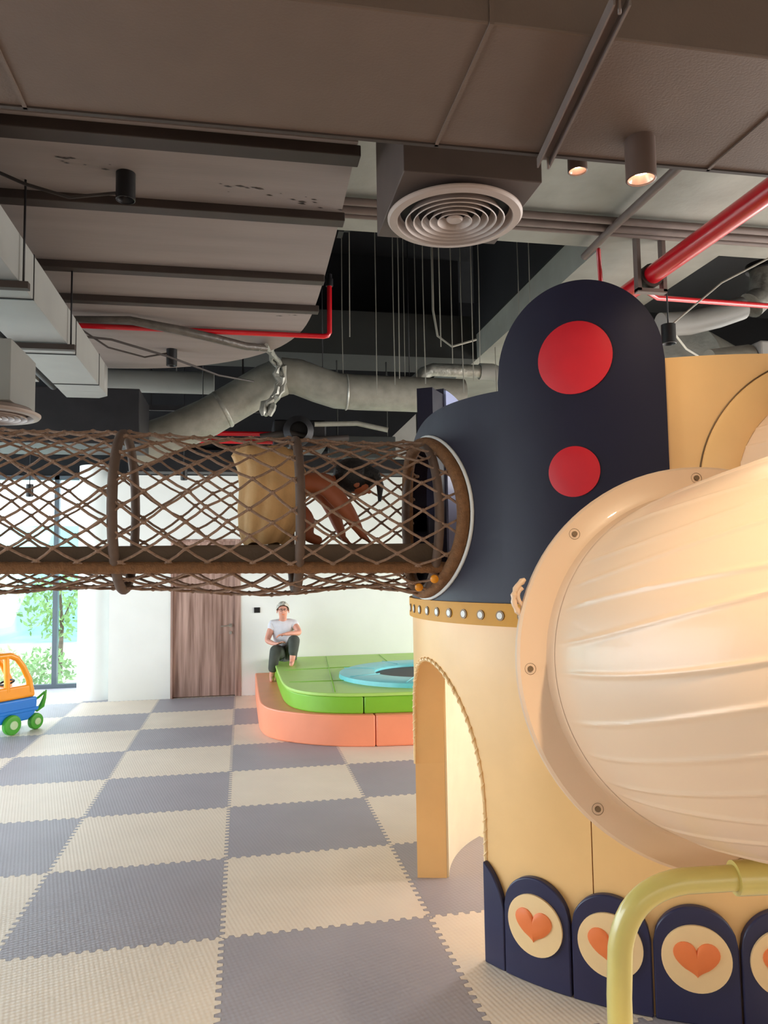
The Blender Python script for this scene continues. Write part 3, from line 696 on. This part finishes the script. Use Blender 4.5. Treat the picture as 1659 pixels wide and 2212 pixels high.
B = [('pelvis', 'waist'), ('waist', 'chest'), ('chest', 'neck0'), ('neck0', 'neck'), ('neck', 'head'), ('head', 'face'), ('face', 'chin'), ('chest', 'shN'), ('shN', 'elN'), ('elN', 'wrN'), ('chest', 'shF'), ('shF', 'elF'), ('elF', 'wrF'),
     ('pelvis', 'hN'), ('hN', 'kN'), ('kN', 'aN'), ('aN', 'tN'), ('pelvis', 'hF'), ('hF', 'kF'), ('kF', 'aF'), ('aF', 'tF')]
hand(J, B, 'wrN', J['wrN'][:3], (.6, 0, -.55), (.3, 0, -.6), .65, .2); hand(J, B, 'wrF', J['wrF'][:3], (.6, 0, -.55), (.3, 0, -.6), .65, .2)
skin_mesh('body', M['brownskin'], J, B, kid)
KH = Vector((.66, -.95, 2.16))
b = MB().ball(KH+Vector((.075, -.005, -.055)), .012, (1.1, 1, 1), 8); b.build('nose', M['brownskin'], kid)
for q_ in (-.075, .07): MB().ball(KH+Vector((.0, q_, -.02)), .018, (1, .4, 1.3), 8).build('ear', M['brownskin'], kid)
for q_ in (-.035, .025): MB().ball(KH+Vector((.07, q_, -.03)), .009, (1, 1, 1), 8).build('eye', M['sandal'], kid)
Mh = Euler((0, R(40), 0)).to_matrix()
b = MB().ball(KH+Vector((-.01, 0, .028)), .10, (1, 1, .92), 16)
b.ball(KH+Vector((.045, 0, .025)), .08, (1, 1.1, .8), 12); b.tube([KH+Vector((.04, -.04, .05)), KH+Vector((.1, -.05, .03)), KH+Vector((.125, -.055, -.03)), KH+Vector((.12, -.055, -.11))], [.035, .028, .02, .008], 10); b.build('hair', M['blackhair'], kid)
Jd = dict(a=(.37, -.95, 2.17, .14), b=(.30, -.95, 2.17, .17), c=(.20, -.955, 2.15, .175), d=(.19, -.96, 2.04, .155), e=(.185, -.96, 1.945, .13), f=(.085, -.96, 2.27, .05))
b = MB(); rings = [(2.325, .14, .27, .05), (2.318, .07, .34, .09), (2.28, .045, .375, .125), (2.21, .075, .405, .15), (2.12, .08, .41, .16), (2.02, .075, .40, .16), (1.93, .08, .37, .15), (1.86, .095, .32, .13), (1.84, .11, .30, .12)]
vs = []; n_ = 72
for i, (z_, xa, xb, yd) in enumerate(rings):
    for k in range(n_):
        a = 2*math.pi*k/n_; f_ = 1+.045*math.sin(a*9+i*.5)*min(1, i/3)+.02*math.sin(a*17+i)
        vs.append(((xa+xb)/2+(xb-xa)/2*math.cos(a)*f_, -.95+yd*math.sin(a)*f_, z_+.006*math.sin(a*5)))
fs = [(i*n_+k, (i+1)*n_+k, (i+1)*n_+(k+1) % n_, i*n_+(k+1) % n_) for i in range(len(rings)-1) for k in range(n_)]+[tuple(range(n_))]
b.add(vs, fs, True); b.build('dress', M['dress'], kid)

# ------------------------------------------------------------------ services overhead
# wide taupe duct across the top
wd = thing('air_duct', 'huge flat taupe air duct running across the top of the view', 'duct', (1, -2.58, 3.2))
MB().box(-3.5, 6, -2.88, -2.28, 3.2, 3.62).build('duct_body', M['duct'], wd, bevel=.006)
b_ = None
for x in (-2.0, -.585, .77, 1.83, 2.4, 3.3):
    b = MB().box(x-.006, x+.006, -2.886, -2.274, 3.194, 3.626).build('duct_seam', M['duct'], wd)
MB().box(-3.5, 6, -2.285, -2.268, 3.194, 3.216).build('edge_flange', M['rib'], wd)
ch = thing('support_channel', 'slotted taupe steel channel crossing under the huge flat duct', 'bracket', (1.12, -2.66, 3.15))
Mx = Matrix.Translation((1.12, -2.66, 3.168)) @ Euler((0, 0, R(-8)), 'XYZ').to_matrix().to_4x4()
b = MB().box(-.022, .022, -.40, .40, .018, .024, Mx).box(-.024, -.018, -.40, .40, -.012, .024, Mx).box(.018, .024, -.40, .40, -.012, .024, Mx)
b.build('channel', M['conduit'], ch)
for yy in (-.38, .38):
    p = Mx @ Vector((0, yy, 0)); 
    if yy < 0: MB().tube([p+Vector((0, 0, -.02)), p+Vector((0, 0, 1.03))], .005, 8).build('hanger_rod', M['conduit'], ch)
    else: MB().tube([p+Vector((.012, .0, -.025)), p+Vector((.012, 0, 1.03))], .005, 8).build('hanger_rod', M['conduit'], ch)
# ribbed deck, left
dk = thing('ribbed_ceiling_duct', 'wide low grey-brown ribbed duct panel filling the upper left', 'duct', (-.3, .3, 3.6))
out = smooth_pts([(.60, -1.75), (.62, -.8), (.625, .3), (.60, .95), (.52, 1.35), (.36, 1.72), (.05, 2.08), (-.4, 2.36), (-1.0, 2.5), (-2.5, 2.5)])
MB().prism(out+[(-2.5, -1.75)], 3.6, 3.78).build('duct_body', M['deck'], dk)
for (y, x1, dy, rh) in ((-1.50, .62, .10, .05), (-.86, .635, .085, .045), (.0, .62, .075, .045), (.57, .64, .07, .045)):
    MB().box(-2.5, x1, y-dy/2, y+dy/2, 3.6-rh, 3.601).build('rib', M['rib'], dk, bevel=.004)
MB().box(-2.5, .60, -1.6, -1.58, 3.585, 3.6).build('rib_lip', M['deck'], dk)
b = MB()
rnd = random.Random(11)
for k in range(34):
    cx_, cy_ = rnd.choice([(.1, -1.08), (.35, -1.02), (.52, -.98), (-.62, -1.2), (.45, .75)]); x = cx_+rnd.uniform(-.12, .12); y = cy_+rnd.uniform(-.05, .05); s_ = rnd.uniform(.004, .016)
    b.add([(x-s_*1.6, y, 3.5985), (x, y-s_*.6, 3.5985), (x+s_*1.5, y+s_*.3, 3.5985), (x, y+s_*.6, 3.5985)], [(0, 1, 2, 3)])
b.build('chipped_patches', M['rib'], dk, recalc=False)
# long rectangular duct on the left
ld = thing('rectangular_duct', 'long grey-green rectangular duct with pale underside hanging at the left', 'duct', (-1.1, 0, 3.1))
MB().box(-1.265, -.945, -2.26, 1.28, 3.1, 3.33).build('duct_body', M['galv'], ld, bevel=.003)
MB().prism([(-1.265, 1.28), (-.945, 1.28), (-.945, 1.42), (-1.02, 1.5), (-1.265, 1.5)], 3.1, 3.33, True).build('duct_elbow', M['galv'], ld)
for y in (-1.7, -.75, .25, 1.05): MB().box(-1.268, -.942, y-.006, y+.006, 3.095, 3.333).build('duct_joint', M['darkmetal'], ld)
for y in (-1.0, .02):
    br = MB().box(-1.31, -.90, y-.02, y+.02, 3.06, 3.094).build('hanger_bracket', M['rib'], ld)
    for x in (-1.29, -.925): MB().tube([(x, y, 3.06), (x, y, 3.6)], .006, 6).build('hanger_rod', M['darkmetal'], br)
# parallel duct with dark pipe between
ld2 = thing('rectangular_duct', 'second pale rectangular duct just left of the long one', 'duct', (-1.65, 0, 3.12))
MB().box(-1.95, -1.37, -2.26, 1.1, 3.12, 3.34).build('duct_body', M['galv'], ld2, bevel=.003)
tag(MB().tube([(-1.318, -2.2, 3.14), (-1.318, 1.3, 3.14)], .03, 12).build('insulated_pipe', M['darkmetal']), 'dark insulated pipe running beside the long left duct', 'pipe')
# diffusers
def diffuser(c, r, label, boxdims, m_box, group='round ceiling diffusers'):
    t = thing('ceiling_diffuser', label, 'air vent', c, group); cx_, cy_, cz_ = c
    bx = boxdims; MB().box(cx_+bx[0], cx_+bx[1], cy_+bx[2], cy_+bx[3], cz_+bx[4], cz_+bx[5]).build('plenum_box', m_box, t, bevel=.004)
    MB().lathe([(r*.82, .03), (r*.86, .0), (r*.97, .004), (r, .014), (r, .02), (r*.9, .03), (r*.8, .05)], c, n=72).build('outer_ring', M['diff'], t)
    MB().lathe([(0, .048), (r*.82, .048)], c, n=48).build('throat', M['darkmetal'], t)
    k = 0
    for f in (.74, .62, .50, .38, .26):
        MB().lathe([(r*f, -.002), (r*f*.985, -.006), (r*(f-.075), .035), (r*(f-.085), .033), (r*f, -.002)], c, n=64).build('louvre_ring', M['diff'], t)
    MB().lathe([(0, .0), (r*.10, .0), (r*.13, .01), (r*.06, .03)], c, n=32).build('centre_cone', M['diff'], t)
diffuser((1.047, -1.55, 3.28), .305, 'large round ringed ceiling diffuser under a taupe box in the middle of the ceiling', (-.30, .30, -.30, .32, .05, .55), M['diffbox'])
diffuser((-1.19, -.6, 2.52), .25, 'round ceiling diffuser partly hidden by the net at the left edge', (-.28, .16, -.2, .26, .05, .36), M['galv'])
# spot lamps
def spot(c, r, h_, label, m_, lit=False, top=None, group=None, power=0):
    t = thing('spot_lamp', label, 'lamp', (c[0], c[1], c[2]), group)
    MB().lathe([(0, h_), (r, h_), (r, .0), (r*.9, -.002), (r*.86, .008), (r*.8, .03)], c, n=32).build('housing', m_, t)
    MB().lathe([(r*.86, .004), (r*.45, .04), (0, .04)], c, n=28).build('reflector', M['reflector'] if lit else M['darkmetal'], t)
    MB().lathe([(r*.5, .028), (r*.35, .024), (0, .022)], c, n=24).build('bulb', M['lamp'] if lit else M['steel'], t)
    if top: MB().tube([(c[0], c[1], c[2]+h_), (c[0], c[1], top)], .006, 6).build('stem', M['darkmetal'], t)
    if power:
        l = bpy.data.lights.new('spot_lamp_light', 'SPOT'); l.energy = power; l.spot_size = R(125); l.spot_blend = .8; l.color = (1, .78, .52); l.shadow_soft_size = .05
        o = bpy.data.objects.new('spot_lamp_light', l); C.objects.link(o); o.location = (c[0], c[1], c[2]-.012); adopt(o, t)
    return t
spot((1.47, -2.42, 3.055), .052, .145, 'lit brown cylinder spot lamp fixed under the huge flat duct', M['brownlamp'], True, power=9)
spot((1.64, -1.58, 3.55), .045, .1, 'small lit lamp half hidden behind the huge duct edge', M['brownlamp'], True, top=4.2)
spot((-.445, -1.135, 3.47), .045, .13, 'black cylinder spot lamp under the ribbed duct in the upper left', M['black'])
spot((-.49, 1.79, 3.46), .045, .14, 'small black spot lamp under the far end of the ribbed duct', M['black'])
spot((3.36, .5, 3.42), .055, .15, 'black spot lamp beside the navy dotted panel', M['black'], top=4.2)
spot((2.6, -4.3, 3.0), .052, .14, 'added unseen brown spot lamp above the tube slide', M['brownlamp'], True, top=4.2, power=6)  # out of view, added for warm light on the slide side
spot((.9, -4.6, 3.0), .052, .14, 'added unseen brown spot lamp near the photographer', M['brownlamp'], True, top=4.2, power=112)  # out of view, added as main warm light on tower and slide
spot((-.575, 4.4, 2.79), .04, .14, 'tiny black spot lamp seen through the net against the white wall', M['black'], top=4.2)
spot((-2.3, 4.5, 2.6), .04, .14, 'tiny dark spot lamp seen through the net against the window', M['black'], top=5.7)
tag(MB().tube([(-1.05, -1.1, 3.59), (-.9, -1.1, 3.53), (-.7, -1.12, 3.47), (-.49, -1.135, 3.5)], .008, 6).build('cable', M['cable']), 'slack dark cable feeding the upper left spot lamp', 'cable')
tag(MB().tube([(-1.15, 1.2, 3.59), (-.95, 1.45, 3.50), (-.7, 1.7, 3.50), (-.5, 1.78, 3.57)], .008, 6).build('cable', M['cable']), 'thin cable leading to the small black lamp at the left', 'cable')
tag(MB().tube([(-1.2, 1.15, 3.50), (-.9, 1.3, 3.52), (-.5, 1.5, 3.46), (-.1, 1.75, 3.38), (.2, 2.1, 3.42)], .009, 6).build('cable', M['cable']), 'long sagging cable below the red pipe', 'cable')
tag(MB().tube([(3.36, .5, 3.55), (3.7, .3, 3.85), (4.4, -.2, 4.19)], .007, 6).build('cable', M['wire']), 'straight pale cable rising from the black lamp beside the dotted panel', 'cable')
tag(MB().tube([(3.37, .5, 3.55), (3.7, .8, 3.48), (4.1, 1.0, 3.4), (6.5, 1.0, 3.42)], .009, 6).build('cable', M['wire']), 'pale cable running right from the black lamp above the beige panel', 'cable')
tag(MB().tube([(-1.133, 0.936, 3.555), (-0.71, 0.903, 3.55), (-0.391, 1.013, 3.53), (-0.124, 1.152, 3.52), (0.125, 1.308, 3.51), (0.293, 1.405, 3.53)], [.02, .03, .034, .034, .032, .03], 12).build('insulated_hose', M['hosem']), 'dark sagging insulated hose running below the red pipe to the foil strap', 'hose')
# red pipes
rp_ = thing('sprinkler_pipe', 'thick glossy red sprinkler main slanting down from the right edge', 'pipe', (3.17, -.3, 3.9))
MB().tube([(3.2, -4.2, 3.93), (3.155, .9, 3.90), (3.13, 3.0, 3.9)], .072, 20).build('pipe', M['red'], rp_)
MB().tube([(3.158, .35, 3.90), (3.158, .42, 3.90)], .09, 20).build('clamp', M['rib'], rp_)
MB().box(3.04, 3.07, .36, .42, 3.78, 4.2).box(3.25, 3.28, .36, .42, 3.78, 4.2).box(3.04, 3.28, .36, .42, 3.77, 3.80).build('hanger_frame', M['conduit'], rp_)
tag(MB().tube([(3.2, .55, 3.86), (3.4, .7, 3.86), (6.5, .75, 3.83)], .022, 12).build('branch_pipe', M['red']), 'thin red branch pipe running right from the thick red main', 'pipe')
sp_ = thing('sprinkler_pipe', 'thin red sprinkler pipe with upright end under the ribbed duct', 'pipe', (0, 1.2, 3.6))
MB().tube([(-1.5, 1.15, 3.575), (.745, 1.17, 3.575), (.775, 1.175, 3.585), (.79, 1.18, 3.61), (.795, 1.2, 4.0)], .02, 12).build('pipe', M['red'], sp_)
MB().lathe([(.0, 0), (.03, .0), (.03, .06), (.022, .07), (.022, .1), (0, .1)], (.795, 1.2, 4.0), n=14).build('coupling', M['darkmetal'], sp_)
MB().box(-1.3, .6, 1.22, 1.25, 3.59, 3.60).build('pipe_batten', M['deck'], sp_)
tag(MB().tube([(2.86, .68, 5.0), (2.87, .62, 3.9)], .018, 8).build('drop_pipe', M['red']), 'short dark red drop pipe above the navy dotted panel', 'pipe')
# conduits
for (y, r_, lb) in ((.08, .026, 'nearest of the three taupe conduits running right under the grey soffit'), (.19, .03, 'middle of the three taupe conduits under the grey soffit'), (.28, .02, 'farthest and thinnest of the three taupe conduits under the grey soffit')):
    tag(MB().tube([(.5, y, 4.16), (7, y-.02, 4.16)], r_, 10).build('conduit', M['conduit']), lb, 'pipe', 'conduits under the grey soffit')
tag(MB().tube([(2.72, -1.4, 4.13), (2.72, .2, 4.13), (2.73, .6, 4.12)], .03, 10).build('conduit', M['conduit']), 'taupe conduit crossing the three others toward the dark void', 'pipe')
tag(MB().tube([(4.8, -.5, 4.15), (4.45, .1, 4.12), (4.35, .3, 4.05)], .02, 8).build('conduit', M['cable']), 'dark bent conduit near the right edge of the ceiling', 'pipe')
# wires in the void
rnd = random.Random(2)
wxs = [745, 760, 818, 858, 868, 880, 925, 960, 985, 1008, 1030, 1080, 1112, 1122, 1132, 1158, 1215, 905, 1045]
for i, px in enumerate(wxs):
    y = .9+rnd.uniform(0, 2.4); dd = fw*1+rt*((px-829.5)/FPX); x = CAM.x+(y-CAM.y)*dd.x/dd.y
    zb = 3.35+rnd.uniform(0, .25)
    tag(MB().tube([(x, y, 5.7), (x+rnd.uniform(-.01, .01), y, 4.4), (x, y, zb)], .0045, 5, smooth=True).build('hanger_wire', M['wire']), 'one of many thin pale hanger wires dropping through the dark ceiling void', 'wire', 'hanger wires in the dark ceiling void')
tag(MB().tube([(1.92, 2.2, 5.7), (1.92, 2.2, 4.2), (1.96, 2.2, 3.95), (2.1, 2.2, 3.85), (2.35, 2.2, 3.93)], .011, 6).build('cable', M['wire']), 'hanging cable curling at its end in front of the grey beam', 'cable')
tag(MB().box(.83, .90, .62, .74, 4.25, 4.52).box(.80, .84, .62, .74, 4.2, 4.28).build('junction_box', M['darkmetal']), 'small dark fitting beside the red upright pipe end', 'junction box')
# round ducts
fd = thing('round_duct', 'large grey insulated round duct rising from left to a taped joint', 'duct', (-.3, 3.2, 3.3))
MB().tube([(-1.0, 3.2, 2.98), (-.62, 3.2, 3.12), (-.25, 3.2, 3.30), (.1, 3.2, 3.52), (.35, 3.2, 3.68), (.50, 3.2, 3.75)], .20, 24).build('duct_jacket', M['flex'], fd)
MB().lathe([(.202, -.02), (.208, 0), (.202, .02)], (-.1, 3.2, 3.39), (.85, 0, .5), 30).build('joint_ring', M['foil'], fd)
fd2 = thing('round_duct', 'large grey insulated round duct from the taped joint to the tower', 'duct', (1.2, 3.2, 3.5))
MB().tube([(.5, 3.2, 3.77), (.68, 3.2, 3.76), (.9, 3.2, 3.68), (1.1, 3.2, 3.62), (1.3, 3.2, 3.61), (2.5, 3.2, 3.60)], .19, 24).build('duct_jacket', M['flex'], fd2)
MB().lathe([(.192, -.01), (.198, 0), (.192, .01)], (1.2, 3.2, 3.61), (1, 0, 0), 30).build('joint_ring', M['foil'], fd2)
b = MB(); pts = [(0.255, 1.358, 3.53), (0.365, 2.3, 3.773), (0.458, 2.9, 3.817), (0.492, 2.95, 3.662), (0.445, 2.95, 3.516), (0.364, 2.95, 3.394), (0.317, 2.95, 3.249)]
q = []
for i in range(len(pts)-1):
    for k in range(3): q.append(Vector(pts[i]).lerp(Vector(pts[i+1]), k/3))
rnd = random.Random(9)
for s_ in range(3):
    b.tube([p+Vector((rnd.uniform(-.03, .03)+(s_-1)*.025, rnd.uniform(-.02, .02), rnd.uniform(-.02, .02))) for p in q], [rnd.uniform(.016, .04) for _ in q], 6)
tag(b.build('foil_tape', M['foil']), 'crumpled silver foil strap hanging at the duct joint', 'tape')
fs_ = thing('silver_duct', 'small silver duct with a double bend beside the tower panel', 'duct', (2.5, 3.5, 3.8))
MB().tube([(1.95, 3.5, 3.76), (2.06, 3.5, 3.84), (2.14, 3.5, 3.93), (2.24, 3.5, 3.97), (2.8, 3.5, 3.97)], .075, 16).build('duct_body', M['foil'], fs_)
MB().tube([(2.8, 3.5, 3.97), (2.95, 3.5, 3.97), (3.05, 3.5, 3.93)], .095, 16).build('coupling', M['galv'], fs_)
tag(MB().tube([(-1.6, 3.6, 3.76), (-.2, 3.6, 3.76)], .12, 18).tube([(-.6, 3.6, 3.85), (-.6, 3.6, 5.7)], .006, 6).build('round_duct', M['galv']), 'straight pale round duct at the far left below the ribbed duct', 'duct')
tag(MB().box(-1.1, .3, 3.84, 3.88, 3.50, 3.56).box(-.9, -.88, 3.85, 3.87, 3.5, 4.2).box(.1, .12, 3.85, 3.87, 3.5, 4.2).build('support_rail', M['darkmetal']), 'dark horizontal rail below the pale round duct', 'rail')
for fd_, x_, y_, z_ in ((fd, -.3, 3.2, 3.45), (fd2, .95, 3.2, 3.8), (fd2, 1.9, 3.2, 3.78), (fs_, 2.6, 3.5, 4.03)):
    MB().tube([(x_, y_, z_), (x_, y_, 5.7)], .005, 6).build('hanger_rod', M['darkmetal'], fd_)
# air handler clutter
ah = thing('air_handling_unit', 'dark air handling unit cluttered with pipes above the net tunnel', 'machine', (.75, 4.0, 3.1))
MB().box(.45, 1.05, 3.8, 4.4, 3.1, 3.42).build('casing', M['darkmetal'], ah, bevel=.02)
MB().lathe([(0, 0), (.15, 0), (.17, .04), (.17, .16), (.1, .2)], (.72, 3.8, 3.28), (0, -1, -.1), 24).build('fan_volute', M['darkmetal'], ah)
MB().tube([(.3, 3.75, 3.2), (.6, 3.72, 3.25), (.95, 3.75, 3.18), (1.3, 3.8, 3.22)], .04, 10).build('hose', M['cable'], ah)
MB().tube([(.9, 3.7, 3.35), (1.4, 3.75, 3.38), (1.75, 3.7, 3.30)], .03, 10).build('hose', M['flex'], ah)
tag(MB().box(1.1, 1.9, 4.0, 4.15, 3.02, 3.28).box(1.2, 1.22, 4.05, 4.07, 3.2, 4.2).box(1.8, 1.82, 4.05, 4.07, 3.2, 4.2).build('duct_box', M['beam'], bevel=.01), 'grey duct box just above the net tunnel left of the tower', 'duct')
tag(MB().add([(1.62, 4.2, 3.05), (2.2, 4.2, 3.05), (2.2, 4.2, 3.6), (1.62, 4.3, 3.05), (2.2, 4.3, 3.05), (2.2, 4.3, 3.6)], [(0, 1, 2), (3, 5, 4), (0, 3, 4, 1), (1, 4, 5, 2), (2, 5, 3, 0)]).build('slanted_panel', M['galv']), 'pale green slanted panel beside the tower top', 'panel')
tag(MB().tube([(-.8, 4.1, 3.30), (.5, 4.1, 3.30)], .03, 10).build('sprinkler_pipe', M['red']), 'upper of two dull red pipes seen behind the big round duct', 'pipe')
tag(MB().tube([(-.8, 4.1, 3.21), (.5, 4.1, 3.21)], .03, 10).build('sprinkler_pipe', M['red']), 'lower of two dull red pipes seen behind the big round duct', 'pipe')
tag(MB().box(-1.4, 2.6, 5.66, 5.96, 3.05, 3.35).build('cable_tray', M['darkmetal']), 'dark cable tray along the top of the white wall', 'cable tray')
tag(MB().box(-4.5, -.8, 2.2, 2.9, 2.85, 3.35).build('rectangular_duct', M['darkmetal'], bevel=.01), 'dark duct crossing behind the end of the long left duct', 'duct')
# right-hand clutter
rd = thing('round_duct', 'pale round duct with upright neck at the right edge above the beige panel', 'duct', (4.5, 1.5, 3.9))
MB().tube([(3.9, 1.5, 3.92), (4.2, 1.5, 3.95), (4.5, 1.5, 4.03), (4.75, 1.5, 4.12)], .11, 20).build('duct_body', M['galv'], rd)
MB().tube([(4.85, 1.5, 4.15), (4.98, 1.5, 4.25), (5.02, 1.5, 4.5)], .13, 20).build('neck', M['foil'], rd)
MB().tube([(5.02, 1.5, 4.5), (5.02, 1.5, 4.56)], .17, 20).build('collar', M['darkmetal'], rd)
tag(MB().tube([(4.4, 2.0, 3.7), (5.2, 2.6, 3.72), (6.5, 3.3, 3.72)], .40, 28).build('large_duct', M['flex']), 'very large dark round duct in shadow at the right', 'duct')
tag(MB().box(4.7, 6.5, 1.2, 1.6, 3.35, 3.72).build('fan_box', M['galv'], bevel=.02), 'pale fan box at the right edge above the beige panel', 'machine')
tag(MB().tube([(4.3, 1.4, 3.55), (4.69, 1.4, 3.55)], [.12, .18], 24).build('duct_reducer', M['flex']), 'dark cone joining the pale fan box', 'duct')
struct(MB().box(3.75, 7.5, 3.9, 4.0, 2.0, 4.2).build('wall_partition', mat('grey_green_partition', (108, 130, 118), .8, var=.06)))
